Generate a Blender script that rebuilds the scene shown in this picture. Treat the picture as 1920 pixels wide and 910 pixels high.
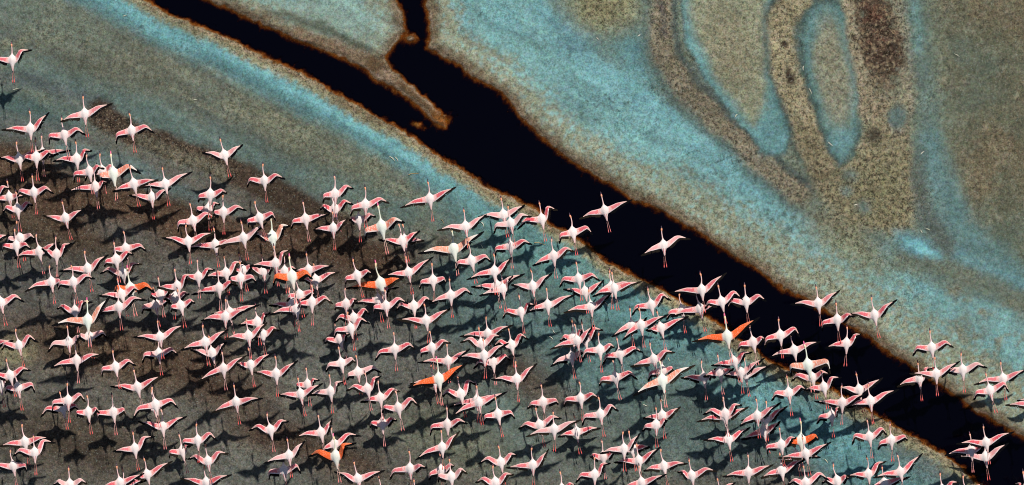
import bpy, math, random
import numpy as np
from mathutils import Vector, Matrix

for o in list(bpy.data.objects):
    bpy.data.objects.remove(o, do_unlink=True)
scene = bpy.context.scene
COL = scene.collection
PX = 0.01                      # metres per photograph pixel at ground level (1920 x 910)
CAM_H = 80.0
SUN_EL = math.radians(50.0)
SUN_AZ = math.radians(22.0)    # clockwise from the top of the picture (+Y)

# ---------------------------------------------------------------- camera
cam_d = bpy.data.cameras.new('camera')
cam = bpy.data.objects.new('camera', cam_d)
COL.objects.link(cam)
cam.location = (0, 0, CAM_H)
cam.rotation_euler = (0, 0, 0)
cam_d.sensor_width = 36.0
cam_d.lens = 36.0 * CAM_H / 19.2
cam_d.clip_end = 2000.0
scene.camera = cam

# ---------------------------------------------------------------- sky, sun, exposure
world = bpy.data.worlds.new('World')
scene.world = world
world.use_nodes = True
wn = world.node_tree.nodes
sky = wn.new('ShaderNodeTexSky')
sky.sky_type = 'NISHITA'
sky.sun_disc = False
sky.sun_elevation = SUN_EL
sky.sun_rotation = SUN_AZ
bg = wn['Background']
bg.inputs['Strength'].default_value = 0.06
world.node_tree.links.new(sky.outputs[0], bg.inputs['Color'])
sun_d = bpy.data.lights.new('sun', 'SUN')
sun_d.energy = 4.75
sun_d.angle = math.radians(1.4)
sun_d.color = (1.0, 0.945, 0.87)
sun = bpy.data.objects.new('sun', sun_d)
COL.objects.link(sun)
sdir = Vector((math.sin(SUN_AZ) * math.cos(SUN_EL), math.cos(SUN_AZ) * math.cos(SUN_EL), math.sin(SUN_EL)))
sun.location = sdir * 60
sun.rotation_euler = sdir.to_track_quat('Z', 'Y').to_euler()
vs = scene.view_settings
vs.view_transform = 'Standard'
vs.look = 'None'
vs.gamma = 1.0
vs.exposure = 0.0
vs.use_curve_mapping = False
scene.cycles.filter_width = 1.0      # crisp lens

rng = random.Random(11)
nr = np.random.RandomState(5)


def lin(r, g, b):
    f = lambda c: (c / 255.0) / 12.92 if c / 255.0 <= 0.04045 else ((c / 255.0 + 0.055) / 1.055) ** 2.4
    return np.array([f(r), f(g), f(b)])


def smooth(a, b, x):
    t = np.clip((x - a) / (b - a), 0, 1)
    return t * t * (3 - 2 * t)


_tabs = [nr.rand(256, 256) for _ in range(8)]


def vnoise(x, y, tab=0):
    xi = np.floor(x).astype(int); yi = np.floor(y).astype(int)
    fx = x - xi; fy = y - yi
    fx = fx * fx * (3 - 2 * fx); fy = fy * fy * (3 - 2 * fy)
    T = _tabs[tab]
    a = T[yi % 256, xi % 256]; b = T[yi % 256, (xi + 1) % 256]
    c = T[(yi + 1) % 256, xi % 256]; d = T[(yi + 1) % 256, (xi + 1) % 256]
    return (a * (1 - fx) + b * fx) * (1 - fy) + (c * (1 - fx) + d * fx) * fy


def fbm(x, y, scale, oct=4, tab=0):
    v = 0; amp = 1; tot = 0
    for o in range(oct):
        a = 0.5 + 1.13 * o + 0.7 * tab           # turn every octave so that no lattice shows
        ca, sa = math.cos(a), math.sin(a)
        f = 2 ** o / scale
        v = v + amp * vnoise((x * ca - y * sa) * f + 17.3 * o + 700, (x * sa + y * ca) * f + 9.1 * o + 700, (tab + o) % 8)
        tot += amp; amp *= 0.55
    return v / tot * 2 - 1        # about -1..1


# ---------------------------------------------------------------- node helpers
class NT:
    def __init__(self, name):
        self.m = bpy.data.materials.new(name)
        self.m.use_nodes = True
        self.t = self.m.node_tree
        self.b = self.t.nodes['Principled BSDF']
        self.out = self.t.nodes['Material Output']

    def n(self, kind, **kw):
        nd = self.t.nodes.new(kind)
        for k, v in kw.items():
            setattr(nd, k, v)
        return nd

    def l(self, a, b):
        self.t.links.new(a, b)

    def noise(self, scale, detail=3.0, rough=0.6, vec=None):
        nd = self.n('ShaderNodeTexNoise')
        nd.inputs['Scale'].default_value = scale
        nd.inputs['Detail'].default_value = detail
        nd.inputs['Roughness'].default_value = rough
        if vec is not None:
            self.l(vec, nd.inputs['Vector'])
        return nd.outputs['Fac']

    def math(self, op, a, b=None, c=None, clamp=False):
        nd = self.n('ShaderNodeMath', operation=op)
        nd.use_clamp = clamp
        for i, v in enumerate((a, b, c)):
            if v is None:
                continue
            if isinstance(v, (int, float)):
                nd.inputs[i].default_value = v
            else:
                self.l(v, nd.inputs[i])
        return nd.outputs[0]

    def step(self, x, a, b):
        nd = self.n('ShaderNodeMapRange', interpolation_type='SMOOTHSTEP')
        self.l(x, nd.inputs['Value'])
        nd.inputs['From Min'].default_value = a
        nd.inputs['From Max'].default_value = b
        return nd.outputs[0]

    def rng(self, x, a, b, c, d):
        nd = self.n('ShaderNodeMapRange')
        self.l(x, nd.inputs['Value'])
        for i, v in zip(('From Min', 'From Max', 'To Min', 'To Max'), (a, b, c, d)):
            nd.inputs[i].default_value = v
        return nd.outputs[0]

    def mix(self, fac, a, b, mode='MIX'):
        nd = self.n('ShaderNodeMix', data_type='RGBA', blend_type=mode)
        for i, v in ((0, fac), (6, a), (7, b)):
            if isinstance(v, (int, float)):
                nd.inputs[i].default_value = v
            elif isinstance(v, (tuple, list, np.ndarray)):
                nd.inputs[i].default_value = (float(v[0]), float(v[1]), float(v[2]), 1)
            else:
                self.l(v, nd.inputs[i])
        return nd.outputs[2]

    def attr(self, name):
        return self.n('ShaderNodeAttribute', attribute_name=name)

    def bump(self, h, strength, dist):
        nd = self.n('ShaderNodeBump')
        nd.inputs['Strength'].default_value = strength
        nd.inputs['Distance'].default_value = dist
        self.l(h, nd.inputs['Height'])
        self.l(nd.outputs[0], self.b.inputs['Normal'])


def tag(o, label=None, cat=None, group=None, kind=None):
    for k, v in (('label', label), ('category', cat), ('group', group), ('kind', kind)):
        if v:
            o[k] = v
    return o


def mesh_obj(name, verts, faces, mat, parent=None, smooth_shade=True):
    me = bpy.data.meshes.new(name)
    me.from_pydata(verts, [], faces)
    if smooth_shade:
        me.polygons.foreach_set('use_smooth', [True] * len(me.polygons))
    me.materials.append(mat)
    o = bpy.data.objects.new(name, me)
    COL.objects.link(o)
    if parent:
        o.parent = parent
    return o


def p2w(px, py, z=0.0):
    """photograph pixel -> world point at height z under the camera"""
    k = (CAM_H - z) / CAM_H
    return Vector(((px - 960) * PX * k, (455 - py) * PX * k, z))

# ================================================================ the ground: salt-lake mudflat with a dark channel
LOW_BANK = [(-2600, -1300), (-600, -420), (60, -110), (200, -40), (274, 0), (316, 26), (379, 49), (429, 72), (480, 97), (529, 122), (585, 148), (618, 168),
            (665, 194), (711, 221), (757, 247), (796, 274), (829, 297), (877, 324), (909, 347), (939, 364), (975, 378), (1003, 392),
            (1030, 420), (1092, 454), (1118, 477), (1158, 504), (1201, 522), (1230, 538), (1254, 551), (1290, 574), (1325, 595),
            (1376, 632), (1419, 657), (1439, 676), (1466, 690), (1492, 701), (1529, 718), (1562, 731), (1595, 753), (1628, 770),
            (1670, 793), (1705, 814), (1735, 833), (1767, 853), (1795, 871), (1820, 896), (1845, 915), (1960, 985), (2500, 1330), (4600, 2600)]
UP_BANK = [(4800, 2420), (2650, 1240), (2060, 900), (1919, 821), (1891, 805), (1865, 791), (1838, 778), (1813, 760), (1799, 748), (1767, 725), (1737, 705), (1715, 689),
           (1687, 673), (1660, 655), (1637, 639), (1600, 614), (1554, 586), (1513, 561), (1480, 548), (1440, 517), (1422, 504), (1372, 477),
           (1323, 444), (1283, 421), (1240, 395), (1184, 372), (1145, 346), (1105, 322), (1059, 293), (1016, 258), (983, 227), (960, 199),
           (941, 178), (922, 162), (885, 145), (859, 122), (829, 105), (803, 89), (806, 73), (806, 33), (798, 0), (790, -60), (770, -300), (760, -1500),
           (690, -1500), (715, -300), (735, -60), (742, 0), (757, 20), (760, 49), (763, 62), (740, 82), (724, 105), (734, 129), (763, 152), (793, 181), (820, 204), (836, 228),
           (836, 240), (826, 238), (810, 224), (783, 201), (744, 171), (707, 148), (684, 132), (645, 112), (595, 92), (539, 66), (480, 40),
           (429, 16), (386, 0), (320, -40), (200, -110), (-400, -440), (-2500, -1420)]
def fbm_aligned(x, y, scale, oct=4, tab=0):
    v = 0; amp = 1; tot = 0
    for o in range(oct):
        v = v + amp * vnoise(x / scale * 2 ** o + 31.7 * o + 500, y / scale * 2 ** o + 13.3 * o + 500, (tab + o) % 8)
        tot += amp; amp *= 0.55
    return v / tot * 2 - 1


POLY = np.array(LOW_BANK + UP_BANK, float)


def seg_dist(X, Y, pts, closed=False):
    d = np.full(X.shape, 1e9)
    pts = np.asarray(pts, float)
    n = len(pts)
    for i in range(n if closed else n - 1):
        ax, ay = pts[i]; bx, by = pts[(i + 1) % n]
        vx, vy = bx - ax, by - ay
        t = np.clip(((X - ax) * vx + (Y - ay) * vy) / (vx * vx + vy * vy + 1e-9), 0, 1)
        d = np.minimum(d, np.hypot(X - ax - t * vx, Y - ay - t * vy))
    return d


def inside(X, Y, pts):
    c = np.zeros(X.shape, bool)
    pts = np.asarray(pts, float)
    for i in range(len(pts)):
        ax, ay = pts[i - 1]; bx, by = pts[i]
        if ay == by:
            continue
        m = ((ay > Y) != (by > Y)) & (X < (bx - ax) * (Y - ay) / (by - ay) + ax)
        c ^= m
    return c


def sdist(X, Y, pts):
    d = seg_dist(X, Y, pts, True)
    return np.where(inside(X, Y, pts), d, -d)


def axis(a, b, step, far):
    core = np.arange(a, b + 0.1, step)
    ext = []
    s = step; v = 0
    while v < far:
        s *= 1.28; v += s; ext.append(v)
    ext = np.array(ext)
    return np.concatenate([(a - ext)[::-1], core, core[-1] + ext])


gx = axis(-60, 1980, 2.2, 12000)
gy = axis(-60, 970, 2.2, 12000)
NX, NY = len(gx), len(gy)
X, Y = np.meshgrid(gx, gy)
# organic displacement of every traced outline
WX = X + 9 * fbm(X, Y, 60, 4, 0) + 3.5 * fbm(X, Y, 9, 2, 3)
WY = Y + 9 * fbm(X, Y, 60, 4, 1) + 3.5 * fbm(X, Y, 9, 2, 4)
SX = X + 5.0 * fbm(X, Y, 26, 4, 2) + 3.2 * fbm(X, Y, 11, 2, 6)
SY = Y + 5.0 * fbm(X, Y, 26, 4, 5) + 3.2 * fbm(X, Y, 11, 2, 7)
D = sdist(SX, SY, POLY)                      # pixels into the water (negative on land)
# low islets in the channel
for cx, cy, rx, ry, top in ((770, 72, 10, 7, 10), (783, 234, 7, 4, 1.0), (827, 222, 16, 10, 0.2)):
    q = np.hypot((SX - cx) / rx, (SY - cy) / ry)
    D = np.minimum(D, (q - 1) * min(rx, ry) * 0.9 + (0 if top > 5 else 4.0 - top))
LAND = -D
left = inside(X, Y, LOW_BANK + [(4600, 9000), (-9000, 9000), (-9000, -1300)])
dl = np.where(left, seg_dist(WX, WY, LOW_BANK), 0)
dr = np.where(left, 0, np.maximum(LAND, 0))

C = np.zeros(X.shape + (3,))


def lay(mask, col, amount=1.0):
    m = np.clip(mask * amount, 0, 1)[..., None]
    C[:] = C * (1 - m) + lin(*col) * m


def blob(cx, cy, rx, ry, ang, col, amount=1.0, soft=0.5):
    a = math.radians(ang)
    u = ((WX - cx) * math.cos(a) + (WY - cy) * math.sin(a)) / rx
    v = (-(WX - cx) * math.sin(a) + (WY - cy) * math.cos(a)) / ry
    lay(1 - smooth(1 - soft, 1 + soft, np.hypot(u, v)), col, amount)


def stroke(pts, w, col, amount=1.0, soft=0.5):
    d = seg_dist(WX, WY, pts) / w
    lay(1 - smooth(1 - soft, 1 + soft, d), col, amount)


def area(pts, col, amount=1.0, soft=8.0, off=0.0):
    d = sdist(WX, WY, pts) + off
    lay(smooth(-soft, soft, d), col, amount)


N1 = fbm(X, Y, 140, 4, 6)
N2 = fbm(X, Y, 40, 4, 7)
N3 = fbm(X, Y, 14, 3, 2)
N4 = fbm(X, Y, 6, 2, 1)
_a = math.radians(31)
U_ = X * math.cos(_a) + Y * math.sin(_a) + 14 * N2; V_ = -X * math.sin(_a) + Y * math.cos(_a) + 10 * N1
STK = fbm_aligned(U_ / 9.0, V_, 13, 4, 3)            # silt streaks drawn out along the channel
STK2 = fbm_aligned(U_ / 5.0, V_, 34, 3, 5)
TEAL = (116, 160, 160)
# ---- left of the channel
L = left.astype(float)
C[:] = lin(96, 106, 97)
lay(smooth(-0.3, 0.6, N1 + 0.5 * N2), (84, 92, 88), 0.7)
lay(smooth(0.05, 0.5, STK2), (92, 118, 114), 0.45)
lay(smooth(0.1, 0.5, STK), (116, 116, 94), 0.4)
lay(smooth(0.0, 0.7, N2 - 0.4 * N1), (112, 114, 92), 0.6)
blob(200, 90, 190, 60, 25, (100, 100, 84), 0.6)
blob(90, 30, 150, 45, 20, (104, 116, 104), 0.6)
blob(560, 250, 190, 45, 30, (108, 110, 90), 0.6)
stroke([(30, 130), (130, 165), (260, 215), (400, 260), (520, 320), (620, 350), (760, 400)], 26, (90, 114, 110), 0.6, 0.9)
stroke([(-60, 175), (60, 205), (140, 235)], 22, (74, 100, 98), 0.75, 0.8)
stroke([(-60, 150), (60, 150), (170, 190), (230, 225)], 14, (80, 86, 88), 0.6, 0.8)
blob(60, 245, 130, 30, 10, (88, 94, 92), 0.7)
# the lower flock ground: dark silt with brown and blue-green patches
dark = smooth(-60, 40, Y - np.interp(X, [-400, 0, 200, 420, 700, 900, 1100, 1350, 1600, 1900], [270, 285, 270, 330, 430, 520, 560, 640, 760, 960]))
lay(dark * L, (90, 87, 80), 0.94)
blob(80, 560, 260, 70, 5, (87, 86, 82), 0.7)
stroke([(185, 212), (250, 250), (330, 275), (430, 318), (540, 372), (640, 425)], 24, (63, 51, 42), 0.97, 0.35)
stroke([(270, 262), (330, 285), (420, 325)], 12, (104, 104, 88), 0.55, 0.8)
blob(120, 405, 230, 80, 10, (72, 60, 49), 0.95, 0.5)
blob(420, 440, 220, 46, 12, (74, 61, 50), 0.95, 0.5)
blob(640, 490, 190, 56, 8, (72, 60, 50), 0.92, 0.5)
stroke([(120, 285), (230, 310), (330, 365), (470, 425)], 22, (95, 113, 111), 0.85, 0.5)
stroke([(-50, 300), (40, 320), (120, 385), (230, 395), (340, 420), (450, 450), (560, 470), (700, 500)], 44, (77, 60, 48), 0.97, 0.4)
blob(240, 440, 70, 22, 20, (103, 106, 101), 0.55, 0.8)
blob(560, 430, 70, 20, 15, (69, 53, 42), 0.97)
blob(640, 480, 90, 32, 15, (70, 55, 44), 0.97)
blob(500, 520, 140, 30, 5, (95, 98, 95), 0.7, 0.8)
blob(790, 560, 90, 45, 10, (71, 61, 52), 0.97)
blob(835, 480, 20, 60, 15, (75, 65, 56), 0.97, 0.8)
blob(330, 540, 240, 40, 5, (91, 92, 87), 0.6, 0.8)
blob(220, 665, 210, 52, 12, (81, 65, 52), 0.97, 0.6)
blob(420, 705, 120, 55, 20, (77, 61, 50), 0.97, 0.6)
blob(20, 660, 40, 26, 0, (127, 122, 93), 0.7, 0.7)
blob(150, 830, 160, 60, 10, (69, 61, 52), 0.97, 0.7)
blob(540, 830, 110, 40, 20, (73, 59, 49), 0.97, 0.6)
blob(640, 880, 80, 40, 10, (69, 55, 45), 0.97, 0.5)
blob(470, 890, 170, 40, 5, (99, 104, 97), 0.6, 0.8)
blob(620, 700, 150, 70, 10, (99, 102, 95), 0.7, 0.8)
blob(700, 660, 130, 60, 0, (95, 98, 94), 0.6, 0.8)
blob(960, 620, 170, 70, 20, (88, 115, 114), 0.75, 0.7)
blob(880, 700, 110, 40, 10, (79, 81, 77), 0.7, 0.8)
blob(1000, 690, 70, 50, 20, (77, 67, 58), 0.97, 0.8)
blob(860, 830, 120, 50, 20, (108, 115, 97), 0.6, 0.8)
blob(960, 790, 90, 40, 40, (95, 120, 113), 0.6, 0.8)
blob(1060, 850, 140, 60, 10, (95, 104, 97), 0.7, 0.8)
blob(1150, 700, 180, 60, 30, (90, 127, 127), 0.7, 0.8)
blob(1180, 850, 120, 50, 10, (93, 102, 95), 0.7, 0.8)
# blue-green shallows on the near side, widening downstream
blob(930, 410, 110, 55, 28, (96, 134, 132), 0.8, 0.8)
blob(1020, 480, 120, 50, 30, (96, 140, 138), 0.8, 0.8)
blob(900, 520, 80, 40, 10, (82, 112, 112), 0.7, 0.8)
blob(1150, 570, 120, 45, 30, (98, 144, 142), 0.8, 0.8)
stroke([(1180, 590), (1290, 650), (1400, 720), (1500, 790), (1610, 860), (1700, 930), (1900, 1060)], 60, (86, 126, 128), 0.85, 0.75)  # blue-green painted darker here, shadow tone included in the colour
blob(1400, 735, 90, 30, 32, (96, 146, 150), 0.8, 0.7)
blob(1560, 830, 90, 40, 35, (92, 140, 144), 0.8, 0.7)
blob(1330, 820, 170, 60, 10, (78, 104, 104), 0.6, 0.8)
blob(1350, 700, 60, 22, 20, (98, 104, 90), 0.6, 0.8)
blob(1260, 780, 120, 50, 10, (84, 98, 92), 0.6, 0.8)
# strips that follow the near bank
near = np.interp(X, [-600, 250, 800, 880, 960, 1100], [1, 1, 1, 0.6, 0.15, 0.0])
lay(smooth(10, 20, dl) * (1 - smooth(44, 82, dl)) * L * near, (88, 132, 136), 0.9)
lay(smooth(11, 19, dl + 3 * N4) * (1 - smooth(34, 52, dl + 4 * N3)) * L * near, (108, 160, 164), 0.95)
lay((1 - smooth(14, 30, dl + 7 * N4)) * L, (126, 124, 99), 0.95)
lay((1 - smooth(3, 15, dl + 5 * N3)) * L, (104, 90, 68), 0.9)

# ---- right of the channel
Rm = 1 - L
Csave = C.copy()
C[:] = lin(*TEAL)
lay(smooth(-0.1, 0.8, N2 + 0.5 * N3), (96, 150, 156), 0.55)
lay(smooth(0.15, 0.8, N3 - N1), (92, 118, 112), 0.45)
stroke([(1000, -40), (1040, 40), (1095, 108), (1170, 160), (1240, 208), (1305, 266), (1375, 326), (1455, 392), (1545, 452)], 26, (114, 164, 169), 0.7, 0.9)
spots = smooth(0.18, 0.5, N3 + 0.5 * N4 + 0.3 * STK)
for cx, cy, rx, ry in ((1050, 90, 60, 30), (1060, 110, 40, 50), (1150, 190, 60, 22), (1220, 225, 40, 24), (1110, 200, 60, 40), (1330, 330, 70, 40), (1480, 440, 90, 50), (1500, 420, 60, 40), (1400, 390, 80, 40)):
    q = np.hypot((WX - cx) / rx, (WY - cy) / ry)
    lay(spots * (1 - smooth(0.5, 1.3, q)), (74, 100, 98), 0.75)
# dull flats on the far side
area([(1010, -400), (1020, 0), (1060, 55), (1120, 108), (1190, 150), (1250, 190), (1310, 235), (1370, 290), (1430, 320), (1480, 380), (1560, 430), (1640, 500), (1760, 540),
      (1930, 590), (2400, 760), (9000, 2000), (9000, -9000), (1000, -9000)], (98, 120, 114), 0.95, 9)
area([(1120, -500), (1120, 0), (1170, 30), (1230, 110), (1300, 180), (1400, 260), (1480, 330), (1560, 400), (1660, 440), (1720, 440), (1740, 380), (1750, 300), (1800, 350), (1860, 450), (1920, 500), (2400, 640), (9000, 1500), (9000, -9000), (1120, -9000)], (108, 116, 98), 0.85, 20)
area([(1745, -500), (1750, 0), (1770, 140), (1790, 250), (1815, 350), (1860, 430), (1930, 480), (2300, 640), (9000, 1300), (9000, -9000), (1760, -9000)], (96, 97, 80), 0.95, 34)
lay(smooth(0.0, 0.6, N2 + 0.6 * N1) * smooth(1740, 1800, X), (86, 86, 69), 0.7)
lay(smooth(0.2, 0.7, N3 + 0.5 * N2) * smooth(1740, 1800, X), (124, 124, 106), 0.6)
lay(smooth(-0.1, 0.5, -N1 + 0.4 * N2) * smooth(1740, 1800, X), (106, 93, 72), 0.55)
lay(smooth(0.0, 0.5, N1 - 0.2) * smooth(1740, 1800, X), (88, 104, 94), 0.5)
blob(1075, 70, 60, 26, 45, (94, 132, 138), 0.8, 0.7)
blob(1200, 110, 40, 55, -10, (92, 138, 142), 0.8, 0.7)
blob(1130, 5, 70, 58, 20, (124, 124, 96), 0.9, 0.5)
blob(1125, 10, 36, 34, 0, (114, 108, 80), 0.6, 0.7)
# winding brown runnel
RUN = [(1238, -200), (1240, 0), (1240, 60), (1246, 105), (1284, 165), (1335, 215), (1395, 270), (1445, 318), (1500, 360)]
stroke([(x - 6, y + 4) for x, y in RUN], 34, (84, 100, 94), 0.8, 0.45)
stroke(RUN, 22, (114, 106, 88), 0.9, 0.5)
stroke([(x + 25, y - 8) for x, y in RUN], 6, (66, 78, 76), 0.8, 0.8)
stroke([(1232, 0), (1244, 40), (1246, 60)], 6, (58, 56, 62), 0.6, 0.9)
# first oval pan
O1 = [(1284, -160), (1281, 0), (1283, 72), (1308, 130), (1348, 188), (1396, 238), (1436, 290), (1470, 286), (1480, 255), (1458, 185), (1451, 110), (1455, 45), (1448, 0), (1440, -160)]
area(O1, (74, 92, 90), 0.75, 5, 4)
area(O1, (102, 145, 146), 0.97, 6, -2)
area([(1300, -150), (1299, 0), (1304, 55), (1326, 105), (1352, 150), (1388, 200), (1414, 224), (1428, 190), (1436, 120), (1440, 60), (1434, 0), (1430, -150)], (129, 131, 108), 0.97, 15, 6)
blob(1372, 90, 40, 70, -15, (122, 114, 92), 0.55, 0.7)
blob(1447, 262, 22, 30, 15, (98, 138, 142), 0.4, 0.9)
# beige crust between the pans
BAND = [(1520, -120), (1500, 0), (1466, 35), (1468, 90), (1474, 140), (1492, 200), (1516, 262), (1545, 315)]
stroke(BAND, 34, (64, 80, 78), 0.85, 0.3)
stroke(BAND, 24, (136, 128, 102), 0.95, 0.35)
area([(1490, 230), (1540, 240), (1560, 310), (1600, 300), (1625, 240), (1640, 180), (1700, 190), (1708, 280), (1716, 360), (1712, 420), (1670, 436), (1590, 420), (1530, 360)], (118, 111, 88), 0.95, 14)
blob(1570, 430, 70, 36, 30, (112, 108, 86), 0.85, 0.7)
blob(1600, 480, 80, 26, 28, (118, 122, 98), 0.8, 0.8)
blob(1640, 360, 60, 60, 0, (106, 104, 78), 0.6, 0.7)
# second oval pan
O2 = [(1530, 4), (1512, 22), (1503, 66), (1507, 125), (1520, 185), (1538, 240), (1556, 290), (1572, 312), (1592, 298), (1607, 256), (1613, 190), (1608, 115), (1596, 50), (1580, 14), (1556, -2)]
area(O2, (64, 86, 84), 0.85, 5, 5)
area(O2, (92, 126, 124), 0.97, 7, -5)
blob(1560, 138, 33, 106, -7, (128, 131, 112), 0.97, 0.35)
blob(1560, 110, 18, 70, -6, (126, 122, 100), 0.5, 0.7)
blob(1574, 262, 18, 24, 10, (92, 134, 142), 0.5, 0.8)
# right-hand crust and its dark core
stroke([(1586, -160), (1592, 0), (1608, 80), (1622, 170), (1628, 220)], 16, (134, 126, 104), 0.95, 0.5)
stroke([(1690, -100), (1685, 30), (1706, 110), (1706, 180), (1680, 240)], 16, (124, 118, 98), 0.85, 0.6)
PATCH = [(1600, -200), (1602, 0), (1606, 60), (1618, 120), (1640, 168), (1670, 160), (1696, 130), (1702, 95), (1680, 45), (1660, 0), (1655, -200)]
pd = sdist(WX, WY, PATCH)
lay(smooth(-10, 12, pd + 16 * N4 + 12 * N3), (66, 52, 42), 0.97)
lay(smooth(-10, 12, pd) * smooth(0.15, 0.55, N4 + 0.5 * N3), (120, 108, 86), 0.75)
lay(smooth(-4, 30, pd) * smooth(-0.1, 0.5, N3) * (1 - smooth(60, 120, Y)), (84, 54, 42), 0.6)
blob(1650, 185, 40, 40, 0, (118, 108, 88), 0.6, 0.8)
blob(1475, 82, 9, 7, 0, (50, 40, 34), 0.95, 0.6)
blob(1480, 143, 8, 17, -15, (44, 34, 28), 0.95, 0.6)
blob(1642, 256, 13, 14, 0, (58, 54, 46), 0.85, 0.7)
blob(1683, 217, 18, 24, 0, (82, 104, 102), 0.9, 0.5)
blob(1520, 272, 14, 8, 0, (84, 78, 60), 0.5, 0.8)
for bx, by, r in ((1593, 330, 14), (1586, 358, 12), (1617, 390, 15)):
    blob(bx, by, r, r * 0.7, 20, (92, 118, 118), 0.6, 0.95)
stroke([(1712, -100), (1712, 0), (1722, 60), (1728, 110), (1738, 170), (1742, 240), (1742, 300)], 20, (88, 108, 103), 0.75, 0.9)
stroke([(1716, 10), (1724, 90)], 9, (100, 136, 132), 0.6, 0.9)
stroke([(1722, 300), (1724, 350), (1736, 400), (1765, 445), (1790, 470)], 18, (84, 92, 86), 0.85, 0.6)
stroke([(1745, 265), (1766, 330), (1790, 400), (1835, 462), (1920, 525), (2100, 620)], 24, (92, 124, 124), 0.8, 0.95)
stroke([(1800, 480), (1860, 515), (1920, 545), (2100, 640)], 16, (98, 142, 148), 0.7, 0.9)
blob(1722, 460, 44, 17, 36, (92, 140, 152), 0.8, 0.6)
blob(1729, 463, 32, 9, 36, (120, 182, 188), 0.95, 0.6)
stroke([(1690, 490), (1760, 498), (1850, 530), (1930, 570), (2100, 650)], 17, (100, 108, 94), 0.85, 0.7)
# strip of bleached crust along the far bank
wid = np.interp(X, [300, 600, 800, 1000, 1300, 1500, 1700, 1920], [26, 60, 60, 62, 78, 84, 92, 92])
lay((1 - smooth(0.55, 1.35, dr / wid + 0.35 * N4 + 0.25 * N3 + 0.25 * STK)) * Rm, (138, 140, 117), 0.90)
lay(smooth(0.1, 0.5, N4) * (1 - smooth(0.8, 1.7, dr / wid)) * Rm, (128, 164, 158), 0.6)
blob(620, 20, 110, 50, 25, (138, 160, 148), 0.75, 0.7)
stroke([(500, 25), (590, 42), (650, 75), (690, 95)], 9, (72, 74, 62), 0.75, 0.8)
lay((1 - smooth(8, 30, dr + 9 * N3)) * Rm, (112, 97, 76), 0.92)
stroke([(560, 62), (620, 85), (690, 115)], 15, (118, 100, 80), 0.9, 0.5)
stroke([(700, 122), (740, 150), (790, 190), (825, 220)], 17, (92, 72, 50), 0.9, 0.6)
stroke([(720, 145), (736, 150)], 12, (128, 110, 92), 0.8, 0.6)
lay((1 - smooth(1, 9, dr + 3 * N4)) * Rm, (96, 76, 54), 0.85)
C[:] = np.where(left[..., None], Csave, C)

# pale drying line just above the water, wet brown mud below it
dd = LAND + 1.6 * N4
edge = np.exp(-((dd - 5.0) / 1.6) ** 2) * smooth(-0.2, 0.4, N2 + 0.3)
m = (edge * 0.5)[..., None]
C[:] = C * (1 - m) + lin(158, 140, 120) * m
wet = 1 - smooth(-1.0, 3.0, dd)
lay(wet, (112, 66, 24), 0.95)
lay(smooth(3, 10, D + 2 * N4), (84, 44, 16), 0.9)
blob(829, 222, 20, 12, 40, (112, 68, 24), 0.9, 0.6)
blob(783, 234, 9, 5, 10, (150, 110, 60), 0.95, 0.5)
lay(smooth(14, 40, D), (30, 22, 16), 0.95)

# mottling at the size of single crust patches
C *= 0.82 * (1 + 0.12 * N4 + 0.14 * N3 + 0.10 * N2 + (0.30 * STK + 0.18 * STK2) * np.interp(X, [1300, 1750], [1.0, 0.35]))[..., None]

# bed and banks
LEVEL = -0.030
Z = np.where(D > -3, LEVEL + 0.008 - 0.0048 * (D + 3), LEVEL + 0.008 + 0.016 * smooth(3, 22, LAND) + 0.022 * smooth(3.5, 8.0, LAND + 2.5 * N4 + 3 * N3))
Z = np.maximum(Z, -0.55) + np.where(LAND > 0, 0.004 * N3 + 0.003 * N4, 0.002 * N3)
verts = np.stack([(X - 960) * PX, (455 - Y) * PX, Z], -1).reshape(-1, 3)
ii = np.arange(NX * NY).reshape(NY, NX)
quads = np.stack([ii[1:, :-1], ii[1:, 1:], ii[:-1, 1:], ii[:-1, :-1]], -1).reshape(-1, 4)


def np_mesh(name, v, q):
    me = bpy.data.meshes.new(name)
    me.vertices.add(len(v)); me.vertices.foreach_set('co', v.astype(np.float32).ravel())
    me.loops.add(q.size); me.loops.foreach_set('vertex_index', q.astype(np.int32).ravel())
    me.polygons.add(len(q))
    me.polygons.foreach_set('loop_start', np.arange(0, q.size, 4, dtype=np.int32))
    me.polygons.foreach_set('loop_total', np.full(len(q), 4, np.int32))
    me.polygons.foreach_set('use_smooth', np.ones(len(q), bool))
    me.update(calc_edges=True)
    return me


# how coarse and contrasty the crust is (beige crust strong, smooth blue-green film weak)
SPK = 0.30 + 0.75 * smooth(-0.02, 0.07, C[..., 0] - C[..., 2]) + 0.35 * smooth(0.0, 0.5, N2) - 0.25 * smooth(0.10, 0.25, C[..., 2] - C[..., 0])
SPK = SPK * (1 - 0.45 * smooth(1740, 1790, X)) * (1 - 0.5 * (sdist(WX, WY, O1) > 4)) * (1 - 0.4 * (sdist(WX, WY, O2) > 4)) * (0.75 + 0.25 * smooth(1000, 1250, X)) * np.where(left, 1.0, 1.0)
SPK *= 1 - 0.4 * (1 - smooth(20, 110, dr)) * Rm
SPK = np.clip(SPK + 0.5 * (1 - smooth(30, 70, np.hypot((WX - 1650) / 0.7, WY - 80) / 1.2)) + 0.5 * (1 - smooth(0.6, 1.3, seg_dist(WX, WY, [(200, 225), (300, 270), (430, 318)]) / 28)), 0.08, 1.3)
gme = np_mesh('mudflat', verts, quads)
ca = gme.attributes.new('crust', 'FLOAT_COLOR', 'POINT')
ca.data.foreach_set('color', np.concatenate([np.clip(C, 0.002, 1).reshape(-1, 3), SPK.reshape(-1, 1)], 1).astype(np.float32).ravel())

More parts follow.
